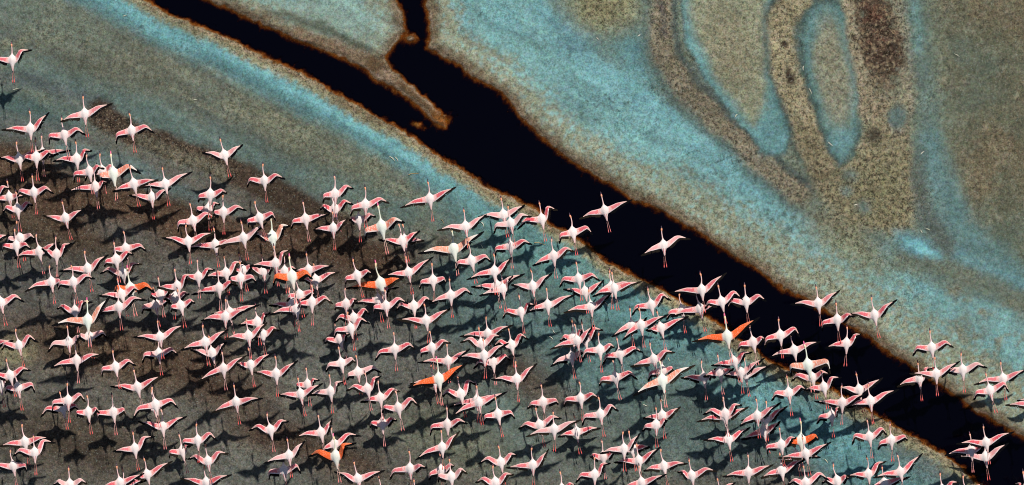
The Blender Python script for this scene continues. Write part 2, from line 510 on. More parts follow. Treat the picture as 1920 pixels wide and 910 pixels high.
g = NT('algal_mud')
pos = g.n('ShaderNodeNewGeometry').outputs['Position']
col = g.attr('crust').outputs['Color']
spk = g.attr('crust').outputs['Alpha']
grain = g.noise(34, 3, 0.7, pos)
grit = g.noise(12, 6, 0.82, pos)        # crumbs of crust about 5 px across
patch = g.noise(3.2, 5, 0.68, pos)
lump = g.noise(9.0, 4, 0.7, pos)
sp = g.math('SUBTRACT', g.step(grain, 0.41, 0.59), 0.5)
sp2 = g.math('SUBTRACT', g.step(grit, 0.40, 0.60), 0.5)
lp = g.math('SUBTRACT', g.step(lump, 0.30, 0.70), 0.5)
amp = g.math('ADD', g.math('MULTIPLY', sp2, g.math('MULTIPLY', spk, 0.95)), g.math('MULTIPLY', sp, g.math('ADD', 0.32, g.math('MULTIPLY', spk, 0.35))))
val = g.math('ADD', g.math('ADD', 1.0, amp), g.math('MULTIPLY', lp, 0.34))
val = g.math('MULTIPLY', val, g.rng(patch, 0.3, 0.7, 0.86, 1.14))
val = g.math('MAXIMUM', val, 0.22)
valc = g.n('ShaderNodeCombineColor')
for i in range(3):
    g.l(val, valc.inputs[i])
hue = g.n('ShaderNodeTexNoise')
hue.inputs['Scale'].default_value = 16
hue.inputs['Detail'].default_value = 4
hue.inputs['Roughness'].default_value = 0.8
g.l(pos, hue.inputs['Vector'])
hs = g.n('ShaderNodeSeparateColor')
g.l(hue.outputs['Color'], hs.inputs[0])
hc = g.n('ShaderNodeCombineColor')
for i, a_ in enumerate((0.95, 0.55, 0.85)):
    g.l(g.math('ADD', 1.0, g.math('MULTIPLY', g.math('SUBTRACT', hs.outputs[i], 0.5), a_)), hc.inputs[i])
col = g.mix(1.0, col, hc.outputs[0], 'MULTIPLY')
c1 = g.mix(1.0, col, valc.outputs[0], 'MULTIPLY')
# scattered warm and pale crust crumbs, dark rotting specks
warm = g.step(g.noise(27, 2, 0.6, pos), 0.56, 0.66)
c2 = g.mix(g.math('MULTIPLY', warm, g.math('MULTIPLY', spk, 0.38)), c1, g.mix(0.6, col, tuple(lin(168, 152, 122))))
pale = g.step(g.noise(36, 1, 0.5, pos), 0.66, 0.74)
c2 = g.mix(g.math('MULTIPLY', pale, 0.42), c2, g.mix(0.5, col, tuple(lin(158, 176, 172))))
rot = g.math('MULTIPLY', g.step(g.noise(14, 4, 0.75, pos), 0.60, 0.72), g.step(g.noise(1.7, 3, 0.6, pos), 0.46, 0.62))
c3 = g.mix(g.math('MULTIPLY', rot, 0.55), c2, g.mix(0.35, tuple(lin(58, 66, 60)), c2))
g.l(c3, g.b.inputs['Base Color'])
g.b.inputs['Roughness'].default_value = 0.93
g.b.inputs['Specular IOR Level'].default_value = 0.12
g.bump(g.math('ADD', grit, g.math('MULTIPLY', grain, 0.5)), 0.5, 0.012)
gme.materials.append(g.m)
gob = bpy.data.objects.new('mudflat', gme)
COL.objects.link(gob)
gob['kind'] = 'structure'

# ---------------------------------------------------------------- water sheet in the channel
Dz = LEVEL - Z
keep = (Dz > -0.006)
kf = keep[1:, :-1] | keep[1:, 1:] | keep[:-1, 1:] | keep[:-1, :-1]
wq = quads.reshape(NY - 1, NX - 1, 4)[kf]
used = np.unique(wq)
remap = -np.ones(NX * NY, int); remap[used] = np.arange(len(used))
wv = verts[used].copy(); wv[:, 2] = LEVEL
wme = np_mesh('channel_water', wv, remap[wq])
da = wme.attributes.new('depth', 'FLOAT', 'POINT')
da.data.foreach_set('value', np.clip(Dz.ravel()[used], 0, 1).astype(np.float32))
w = NT('brackish_water')
dep = w.attr('depth').outputs['Fac']
wpos = w.n('ShaderNodeNewGeometry').outputs['Position']
dn = w.math('MULTIPLY', dep, w.rng(w.noise(8, 4, 0.7, wpos), 0.3, 0.7, 0.35, 1.7))
fac = w.step(dn, 0.004, 0.058)
tr = w.n('ShaderNodeBsdfTransparent')
w.l(w.mix(w.step(dn, 0.0, 0.06), (0.95, 0.86, 0.72), (0.62, 0.33, 0.14)), tr.inputs['Color'])
w.b.inputs['Base Color'].default_value = (0.0006, 0.0006, 0.0026, 1)
w.b.inputs['Roughness'].default_value = 0.08
w.b.inputs['IOR'].default_value = 1.33
w.b.inputs['Specular IOR Level'].default_value = 0.22
w.bump(w.noise(9, 3, 0.5, wpos), 0.05, 0.02)
ms = w.n('ShaderNodeMixShader')
w.l(fac, ms.inputs[0]); w.l(tr.outputs[0], ms.inputs[1]); w.l(w.b.outputs[0], ms.inputs[2])
w.l(ms.outputs[0], w.out.inputs['Surface'])
wme.materials.append(w.m)
wob = bpy.data.objects.new('channel_water', wme)
COL.objects.link(wob)
wob['kind'] = 'structure'

BIRD_DATA = """
23 113 -19 113 62 94 0 1 0 0
57 242 2 244 93 210 0 0 0 0
159 214 112 229 212 194 0 0 0 0
121 253 88 273 164 255 1 1 0 0
247 245 215 273 291 251 1 1 0 0
36 298 -4 296 87 280 0 0 0 1
68 295 42 306 104 293 1 1 0 0
80 288 46 295 133 282 0 0 0 2
144 298 98 303 176 283 0 1 0 0
168 322 135 345 198 317 1 1 0 0
192 321 157 342 220 316 1 1 0 2
213 326 187 345 266 326 1 1 1 0
179 350 124 360 204 343 0 1 0 1
251 345 210 360 298 337 0 0 0 0
310 345 259 353 361 322 0 0 0 0
285 370 240 366 323 352 0 0 0 2
64 361 27 370 103 365 1 1 0 0
18 370 -20 376 51 367 0 0 0 2
-10 363 -42 372 23 354 1 1 0 0
33 392 3 400 65 385 1 1 0 0
123 409 80 404 160 391 0 0 0 0
421 291 377 287 457 270 0 0 0 0
496 339 459 353 537 337 1 1 0 0
394 365 370 381 429 364 1 1 0 0
391 392 366 403 415 383 1 1 0 2
419 398 398 405 464 396 1 1 0 1
362 414 332 438 406 410 1 1 0 0
487 409 464 429 519 416 1 2 0 0
573 411 544 431 618 402 1 0 0 0
628 364 604 383 667 354 1 1 0 0
628 392 596 394 665 384 1 1 0 1
625 428 586 431 655 408 0 0 0 0
685 384 656 408 733 382 1 1 0 0
673 412 653 412 708 408 1 1 0 1
716 425 682 452 762 419 1 1 1 0
754 452 708 450 789 432 0 0 0 0
759 450 728 456 797 451 0 0 0 2
806 373 750 390 856 350 0 0 0 0
873 425 818 433 914 402 0 0 0 0
851 467 783 476 908 434 0 0 1 1
38 447 12 459 68 450 1 1 0 1
31 461 0 474 60 469 1 1 0 0
74 472 25 485 115 453 0 0 0 1
106 477 78 466 138 456 0 1 0 0
165 504 109 509 205 477 0 0 0 0
97 529 46 548 114 535 0 1 0 0
138 529 106 545 180 524 1 1 0 0
-18 450 -48 455 18 440 0 0 0 0
236 466 210 479 277 473 1 1 0 1
218 487 194 502 254 478 1 1 0 0
231 512 185 515 269 496 1 1 0 2
353 453 302 446 405 436 0 0 0 0
404 459 346 466 444 451 0 0 0 1
228 552 184 555 266 548 0 1 0 0
245 542 210 553 292 550 1 1 2 1
333 537 293 539 369 515 0 1 0 0
301 552 280 559 330 545 1 1 0 1
328 557 305 563 358 553 1 1 0 2
372 519 349 526 406 507 1 1 0 0
424 512 379 521 461 493 0 1 0 1
411 540 358 553 448 537 0 1 0 0
457 446 403 464 501 417 0 0 0 0
511 445 466 453 549 423 1 1 1 1
455 506 437 511 473 502 1 1 0 2
451 522 431 532 483 532 1 1 0 0
494 509 456 499 514 496 0 0 0 2
517 494 466 499 548 468 0 1 0 0
534 509 514 522 558 506 1 1 0 2
548 519 509 539 589 525 1 1 2 0
579 506 553 507 627 498 0 0 0 1
592 525 561 525 637 510 0 0 0 2
670 517 646 536 700 514 1 1 0 0
714 532 648 541 755 521 0 0 2 1
766 511 719 517 813 481 0 0 0 0
812 526 785 544 839 532 1 1 0 1
649 570 626 583 673 562 1 1 0 1
710 562 663 569 749 539 0 1 0 1
724 574 699 590 767 570 1 1 0 0
776 574 740 584 816 567 1 1 0 2
884 489 854 509 924 493 1 1 0 0
927 509 873 525 961 482 0 0 0 0
943 542 897 555 966 516 0 1 0 0
932 536 881 538 985 513 0 0 0 2
999 537 957 534 1037 511 0 0 0 0
845 554 803 570 889 554 0 1 0 0
944 403 895 407 986 384 0 0 0 1
958 419 923 441 999 407 1 1 0 0
1016 411 969 431 1048 394 1 2 0 0
1074 436 1047 459 1114 441 1 1 0 0
1038 480 997 499 1080 473 0 1 0 0
957 462 926 484 1000 460 1 1 0 0
1134 395 1085 411 1186 374 0 0 0 0
1244 460 1200 480 1297 448 0 1 0 0
1085 523 1046 541 1127 528 1 1 0 0
1097 547 1054 542 1134 524 0 0 0 2
1027 572 988 586 1082 551 0 0 0 0
1108 575 1055 587 1148 549 0 0 0 0
1152 541 1110 557 1204 528 0 0 0 0
1146 538 1114 554 1190 530 0 0 0 2
1221 572 1183 594 1260 565 1 2 0 0
1316 544 1254 549 1363 511 0 0 0 0
1353 566 1320 581 1394 563 1 2 0 0
1399 566 1362 582 1439 566 1 1 0 1
1279 582 1248 602 1307 587 1 1 0 2
1313 579 1256 595 1340 574 0 0 0 1
1239 615 1210 619 1292 593 0 0 0 1
2 568 -28 573 47 567 0 1 0 0
141 583 101 581 176 567 1 1 0 1
165 601 97 611 207 555 0 0 1 0
36 648 -2 659 73 643 1 2 0 0
-15 645 -46 652 29 638 0 0 0 1
167 631 143 637 204 635 1 1 0 1
129 642 88 662 158 637 1 1 0 2
223 576 179 590 276 564 0 1 0 0
292 571 264 591 324 571 1 1 0 2
339 573 319 586 369 569 1 1 0 0
300 632 248 632 350 608 0 0 0 0
385 642 337 657 429 617 0 0 0 0
423 594 375 602 472 579 0 0 0 0
431 586 395 589 489 571 0 0 0 1
483 604 445 610 510 586 0 1 0 1
466 630 421 635 502 604 0 0 0 0
493 627 471 639 527 621 1 1 0 2
548 571 503 573 575 566 0 0 0 1
557 579 504 591 579 555 0 1 0 0
562 553 536 567 593 555 1 1 0 2
585 567 562 581 626 571 1 1 0 0
663 596 625 608 697 591 1 2 0 1
658 616 623 637 695 608 1 2 0 0
637 636 605 647 658 626 1 1 0 2
799 601 743 599 847 577 0 0 0 0
740 655 702 679 782 657 1 1 0 0
810 652 788 672 848 645 1 1 0 0
977 585 939 599 1007 572 1 1 0 1
915 626 861 631 963 609 0 0 0 1
903 645 861 644 944 632 1 1 0 0
908 667 857 671 955 643 0 0 0 0
959 647 923 651 994 637 1 2 0 1
924 679 886 693 962 677 1 1 0 2
840 677 782 680 882 654 0 0 0 1
1075 633 1048 641 1099 619 1 1 0 2
1082 639 1030 655 1114 609 0 0 0 0
1097 636 1079 644 1134 619 1 1 0 1
1072 669 1031 688 1101 664 0 1 0 2
1125 656 1090 678 1156 652 1 1 0 0
1162 664 1129 687 1209 662 1 1 0 0
1184 610 1145 632 1214 595 0 0 0 1
1202 610 1166 639 1254 589 0 0 0 0
1226 674 1181 688 1268 662 0 1 0 1
1364 631 1297 641 1425 594 0 0 2 0
1412 642 1381 662 1437 636 1 1 0 0
1463 629 1433 656 1503 633 1 2 0 0
1489 657 1439 671 1540 640 0 0 0 1
1515 685 1482 709 1559 703 2 2 1 0
1570 600 1540 624 1606 595 1 1 0 0
19 704 -21 699 60 696 0 1 0 0
34 727 7 739 67 739 1 2 0 1
1 721 -25 719 16 713 1 1 0 2
144 676 94 691 196 664 0 0 0 0
128 751 96 775 162 755 1 2 0 0
118 765 74 784 152 772 1 1 0 1
166 773 145 787 188 775 2 2 0 0
213 773 186 797 237 780 2 2 0 0
217 688 189 709 257 687 1 1 0 0
298 663 265 683 336 668 1 1 0 1
258 726 206 725 306 703 0 0 0 0
292 759 247 789 336 767 1 1 0 0
290 763 263 772 322 762 1 1 0 2
398 662 356 656 425 641 0 0 0 2
419 691 370 716 463 666 0 0 0 0
470 684 441 681 514 661 0 0 0 1
518 701 474 698 560 675 0 0 0 0
443 754 397 774 495 746 0 0 0 0
564 739 518 741 607 718 0 0 0 0
577 721 554 732 601 713 1 1 0 2
620 734 578 741 650 714 0 1 0 1
640 681 609 700 670 681 1 1 0 0
671 698 649 714 718 700 1 1 0 1
689 729 647 735 719 705 1 1 0 0
713 746 674 754 754 735 0 1 0 1
747 765 712 777 788 764 1 2 0 0
717 794 691 803 747 789 1 1 0 1
823 711 765 727 877 680 0 0 2 0
814 716 767 720 856 690 0 0 0 2
864 739 824 747 900 721 1 2 0 1
898 755 846 782 952 734 0 0 0 0
894 751 841 763 941 739 0 0 0 2
934 777 905 797 968 787 1 1 0 0
969 711 920 712 1008 681 0 0 0 0
1018 754 987 769 1051 761 1 1 0 1
1089 747 1054 766 1125 748 1 1 0 1
1126 777 1089 801 1162 772 1 2 0 0
1012 797 970 807 1056 786 1 1 0 1
1039 805 985 819 1090 787 0 0 0 0
1081 810 1044 819 1128 803 0 0 0 2
1154 708 1121 727 1197 713 1 1 0 1
1242 695 1214 718 1266 695 1 1 0 1
1242 714 1186 742 1304 685 0 0 1 0
1320 708 1275 709 1343 690 0 0 0 2
1350 698 1318 706 1376 691 0 0 0 1
1242 780 1204 784 1277 762 0 0 0 1
1377 678 1332 686 1413 661 0 1 0 0
1389 698 1357 704 1435 670 0 0 0 1
1398 702 1365 706 1445 685 0 0 0 2
1479 737 1445 754 1515 732 1 1 0 0
1523 708 1481 718 1558 703 1 1 0 1
1545 726 1506 732 1580 708 0 1 0 0
47 829 -2 837 97 820 0 0 0 1
65 849 22 857 105 831 1 2 0 0
25 874 -15 885 51 887 1 2 0 0
131 909 97 911 166 908 1 1 0 0
305 800 258 790 351 781 0 0 0 1
253 841 211 846 292 819 0 1 0 0
371 826 339 844 409 828 1 2 0 0
342 846 314 861 358 837 1 2 0 2
390 865 349 863 431 852 1 1 0 0
387 905 337 897 437 889 0 0 0 0
276 890 256 897 324 864 0 0 0 1
225 905 190 912 271 887 0 0 0 0
232 910 198 915 279 900 0 0 0 2
507 806 465 809 545 791 1 1 0 0
602 811 551 821 624 784 0 0 0 0
542 854 493 869 573 826 0 0 0 0
533 882 501 903 566 890 1 2 0 1
627 833 601 846 678 818 0 1 0 1
630 856 574 859 671 831 1 1 2 0
671 898 625 884 722 882 0 0 0 0
769 879 727 903 802 879 1 1 0 0
829 839 778 863 863 808 0 0 0 0
839 796 803 820 879 796 1 1 0 1
827 882 803 903 856 875 1 1 0 1
846 894 820 907 879 890 2 2 0 0
716 926 689 928 742 920 0 0 0 0
780 930 755 933 805 922 0 0 0 0
939 867 895 871 974 854 1 1 0 0
999 872 947 877 1030 841 0 0 0 0
929 905 889 907 967 891 1 1 0 0
1054 918 1030 923 1081 910 1 1 0 0
1230 797 1203 811 1256 790 1 2 0 0
1170 842 1124 851 1202 811 0 0 0 0
1131 857 1103 859 1164 851 1 1 0 1
1185 841 1159 849 1220 838 0 0 0 2
1198 864 1150 868 1240 837 0 0 0 0
1115 890 1078 907 1149 869 1 1 0 0
1203 905 1167 913 1251 888 0 0 0 0
1245 874 1205 884 1291 869 0 0 0 1
1360 776 1316 779 1395 760 1 1 0 0
1359 781 1306 791 1405 762 0 0 0 2
1420 780 1385 800 1466 753 0 0 0 0
1437 785 1388 789 1478 761 0 0 0 1
1432 808 1389 825 1464 789 0 0 0 2
1366 824 1317 825 1409 801 0 0 0 0
1465 834 1440 859 1497 822 2 1 0 0
1297 892 1267 887 1346 885 1 1 0 0
1502 826 1473 839 1540 827 1 1 2 1
1511 851 1458 859 1559 828 0 0 0 0
1494 854 1461 865 1541 858 0 0 0 2
1466 882 1425 897 1513 860 0 0 0 0
1511 905 1475 911 1557 902 1 2 0 0
1570 902 1539 908 1595 897 1 1 0 1
1628 889 1583 892 1666 866 0 1 0 1
1630 819 1597 837 1667 818 2 2 0 0
1671 825 1645 846 1707 828 1 1 0 1
1658 906 1630 920 1708 893 0 0 0 1
1534 569 1480 571 1576 544 0 0 0 0
1640 591 1589 588 1683 561 0 0 0 0
1587 644 1545 652 1620 627 0 1 0 1
1611 731 1567 727 1656 708 0 0 0 1
1579 755 1526 752 1625 737 0 0 0 0
1632 752 1585 765 1686 730 0 0 0 1
1559 779 1530 798 1579 762 1 1 0 2
1747 652 1710 670 1790 653 1 1 0 0
1755 701 1703 700 1801 677 0 0 0 0
1724 710 1681 726 1756 689 0 1 0 1
1805 694 1764 710 1853 691 1 1 0 1
1881 710 1825 722 1927 691 0 0 0 1
1856 732 1824 753 1894 737 1 2 0 0
1938 757 1884 760 1981 742 0 0 0 0
1943 749 1904 751 1981 739 0 0 0 2
1849 830 1792 832 1902 809 0 0 0 0
1821 844 1770 854 1847 835 0 0 0 1
1848 857 1791 857 1892 830 0 0 0 2
1688 885 1633 896 1731 850 0 0 0 0
1767 919 1740 924 1801 905 1 1 0 0
1811 924 1785 928 1843 906 0 0 0 1
1924 917 1899 908 1949 914 1 1 0 0
1403 886 1353 894 1451 871 0 0 0 0
1352 928 1310 935 1382 905 1 1 0 0
"""

# ================================================================ flamingos
def bird_material(name, kind):
    b = NT(name)
    tint = b.attr('tint').outputs['Color']
    sep = b.n('ShaderNodeSeparateXYZ')
    b.l(b.attr('wing').outputs['Vector'], sep.inputs[0])
    s, c, m = sep.outputs[0], sep.outputs[1], sep.outputs[2]
    rnd = b.n('ShaderNodeObjectInfo').outputs['Random']
    tc = b.n('ShaderNodeTexCoord').outputs['Object']
    off = b.n('ShaderNodeVectorMath', operation='ADD')
    b.l(tc, off.inputs[0])
    cmb = b.n('ShaderNodeCombineXYZ')
    b.l(b.math('MULTIPLY', rnd, 37.0), cmb.inputs[2])
    b.l(cmb.outputs[0], off.inputs[1])
    st = b.n('ShaderNodeMapping')
    st.inputs['Scale'].default_value = (1.3, 0.5, 1.0)
    b.l(off.outputs[0], st.inputs['Vector'])
    v = st.outputs[0]
    n1 = b.noise(42, 3, 0.65, v)
    n2 = b.noise(95, 2, 0.6, v)
    wob = b.math('MULTIPLY', b.math('SUBTRACT', n1, 0.5), 0.55)
    cw = b.math('ADD', c, wob)
    sw = b.math('ADD', s, b.math('MULTIPLY', wob, 0.6))
    if kind == 'n':
        base = b.mix(b.step(s, 0.1, 0.9), (0.77, 0.47, 0.48), (0.74, 0.48, 0.42))
        red = b.mix(rnd, (0.64, 0.050, 0.080), (0.72, 0.17, 0.20))
        red = b.mix(b.math('MULTIPLY', b.step(n2, 0.48, 0.66), 0.45), red, (0.76, 0.33, 0.34))
        patch = b.math('MULTIPLY', b.math('MULTIPLY', b.step(cw, 0.12, 0.22), b.math('SUBTRACT', 1.0, b.step(cw, 0.72, 0.82))),
                       b.math('MULTIPLY', b.step(sw, 0.13, 0.22), b.math('SUBTRACT', 1.0, b.step(sw, 0.60, 0.80))))
        wcol = b.mix(b.math('MULTIPLY', patch, 0.95), base, red)
        # orange flecks near the body, white fringe in front of the flight feathers
        org = b.math('MULTIPLY', b.math('SUBTRACT', 1.0, b.step(s, 0.20, 0.32)), b.step(n2, 0.50, 0.60))
        wcol = b.mix(b.math('MULTIPLY', org, 0.75), wcol, (0.74, 0.20, 0.085))
        fr = b.math('MULTIPLY', b.step(cw, 0.76, 0.86), b.math('SUBTRACT', 1.0, b.step(s, 0.75, 0.95)))
        wcol = b.mix(b.math('MULTIPLY', fr, 0.85), wcol, (0.80, 0.68, 0.67))
    elif kind == 'G':
        base = b.mix(b.step(s, 0.5, 0.9), (0.74, 0.56, 0.48), (0.76, 0.68, 0.62))
        patch = b.math('MULTIPLY', b.step(n1, 0.36, 0.52), b.math('SUBTRACT', 1.0, b.step(s, 0.55, 0.75)))
        wcol = b.mix(b.math('MULTIPLY', patch, 0.85), base, b.mix(rnd, (0.72, 0.16, 0.09), (0.74, 0.26, 0.15)))
        fr = b.step(cw, 0.78, 0.86)
        wcol = b.mix(b.math('MULTIPLY', fr, 0.7), wcol, (0.84, 0.80, 0.76))
    else:
        base = b.mix(b.step(s, 0.55, 0.9), (0.80, 0.115, 0.020), (0.82, 0.24, 0.11))
        wcol = b.mix(b.math('MULTIPLY', b.step(n2, 0.52, 0.66), 0.65), base, (0.82, 0.42, 0.28))
        wcol = b.mix(b.math('MULTIPLY', b.step(n1, 0.52, 0.7), 0.5), wcol, (0.72, 0.05, 0.015))
    fe = b.mix(b.math('MULTIPLY', b.step(n2, 0.42, 0.65), 0.30), tint, (0.70, 0.42, 0.40) if kind == 'n' else (0.70, 0.70, 0.60))
    if kind == 'n':
        oc = b.n('ShaderNodeSeparateXYZ')
        b.l(tc, oc.inputs[0])
        ax = b.math('ABSOLUTE', oc.outputs[0])
        dash = b.math('MULTIPLY', b.math('MULTIPLY', b.step(ax, 0.010, 0.014), b.math('SUBTRACT', 1.0, b.step(ax, 0.019, 0.025))),
                      b.math('MULTIPLY', b.step(oc.outputs[1], -0.15, -0.13), b.math('SUBTRACT', 1.0, b.step(oc.outputs[1], -0.075, -0.05))))
        dash = b.math('MULTIPLY', dash, b.step(rnd, 0.70, 0.72))
        fe = b.mix(b.math('MULTIPLY', dash, 0.85), fe, (0.55, 0.05, 0.07))
    shade = b.math('FRACT', b.math('MULTIPLY', rnd, 7.31))
    if kind == 'n':
        # some birds are paler or greyer than the rest
        wcol = b.mix(b.math('MULTIPLY', b.step(shade, 0.72, 1.0), 0.5), wcol, (0.74, 0.58, 0.54))
        fe = b.mix(b.math('MULTIPLY', b.step(shade, 0.35, 0.0), 0.35), fe, (0.72, 0.52, 0.50))
    b.l(b.mix(m, fe, wcol), b.b.inputs['Base Color'])
    b.b.inputs['Roughness'].default_value = 0.75
    b.b.inputs['Specular IOR Level'].default_value = 0.2
    b.bump(b.math('ADD', n1, b.math('MULTIPLY', n2, 0.6)), 0.5, 0.006)
    return b.m


BM = {k: bird_material(n, k) for k, n in (('n', 'rose_plumage'), ('G', 'pale_plumage'), ('O', 'orange_plumage'))}
fm = NT('flight_feather_black')
fr_ = fm.n('ShaderNodeObjectInfo').outputs['Random']
fm.l(fm.mix(fm.step(fr_, 0.55, 1.0), (0.004, 0.004, 0.005), (0.022, 0.017, 0.012)), fm.b.inputs['Base Color'])
fm.b.inputs['Roughness'].default_value = 0.6
fm.b.inputs['Specular IOR Level'].default_value = 0.02
bmats = {}
for k, basec, tipc in (('n', (0.20, 0.030, 0.050), (0.030, 0.012, 0.030)), ('G', (0.76, 0.22, 0.30), (0.62, 0.10, 0.24)), ('O', (0.76, 0.22, 0.30), (0.62, 0.10, 0.24))):
    q = NT('bill_' + k)
    yy = q.n('ShaderNodeSeparateXYZ')
    q.l(q.n('ShaderNodeTexCoord').outputs['Object'], yy.inputs[0])
    q.l(q.mix(q.step(yy.outputs[1], 0.320, 0.332), basec, tipc), q.b.inputs['Base Color'])
    q.b.inputs['Roughness'].default_value = 0.45
    bmats[k] = q.m

RINGS = [(-0.205, .007, .005), (-0.190, .015, .008), (-0.154, .023, .016), (-0.116, .033, .029), (-0.070, .053, .044), (-0.030, .070, .054), (0.0, .077, .058), (0.030, .078, .058),
         (0.060, .069, .052), (0.082, .047, .041), (0.100, .026, .028), (0.120, .0155, .018), (0.146, .0115, .0135), (0.180, .0100, .0115), (0.220, .0094, .0106), (0.252, .0094, .0106),
         (0.270, .0125, .014), (0.286, .0165, .0180), (0.303, .0160, .0178), (0.317, .0110, .0135)]
NR = 12
CH_U = [0, .12, .3, .5, .65, .8, .9, 1.0]
CH_V = [.130, .108, .095, .082, .056, .036, .022, .008]
CPOS = [.06, .28, .52, .76, .94]
US = [.07, .16, .26, .37, .45, .50, .55, .63, .73, .83, .92, 1.0]
PAL = {'n': dict(torso=(0.80, 0.73, 0.70), rump=(0.76, 0.50, 0.46), neck=(0.74, 0.50, 0.49), head=(0.74, 0.32, 0.17)),
       'G': dict(torso=(0.72, 0.76, 0.68), rump=(0.74, 0.70, 0.60), neck=(0.66, 0.70, 0.58), head=(0.78, 0.66, 0.42)),
       'O': dict(torso=(0.74, 0.74, 0.66), rump=(0.76, 0.58, 0.48), neck=(0.68, 0.66, 0.52), head=(0.78, 0.58, 0.34))}


def wing_curve(S, W, T, u):
    if u < .36:
        return S.lerp(W, u / .5)
    if u > .64:
        return W.lerp(T, (u - .5) / .5)
    a = S.lerp(W, .72); b = W.lerp(T, .28)
    t = (u - .36) / .28
    return a.lerp(W, t).lerp(W.lerp(b, t), t)


def wing_frame(S, W, T, u, side):
    p = wing_curve(S, W, T, u)
    t = (wing_curve(S, W, T, min(u + .04, 1)) - wing_curve(S, W, T, max(u - .04, 0))).normalized()
    bk = Vector((-side * 0.45 * max(0, u - .2), -1, -0.10 * u))
    ch = (bk - t * bk.dot(t)).normalized()
    if u < .2:
        ch = (Vector((0, -1, 0)) * (1 - u / .2) + ch * (u / .2)).normalized()
    n = t.cross(ch) if side < 0 else ch.cross(t)
    if n.z < 0 and u < .45:
        n = -n
    return p, t, ch, n.normalized()


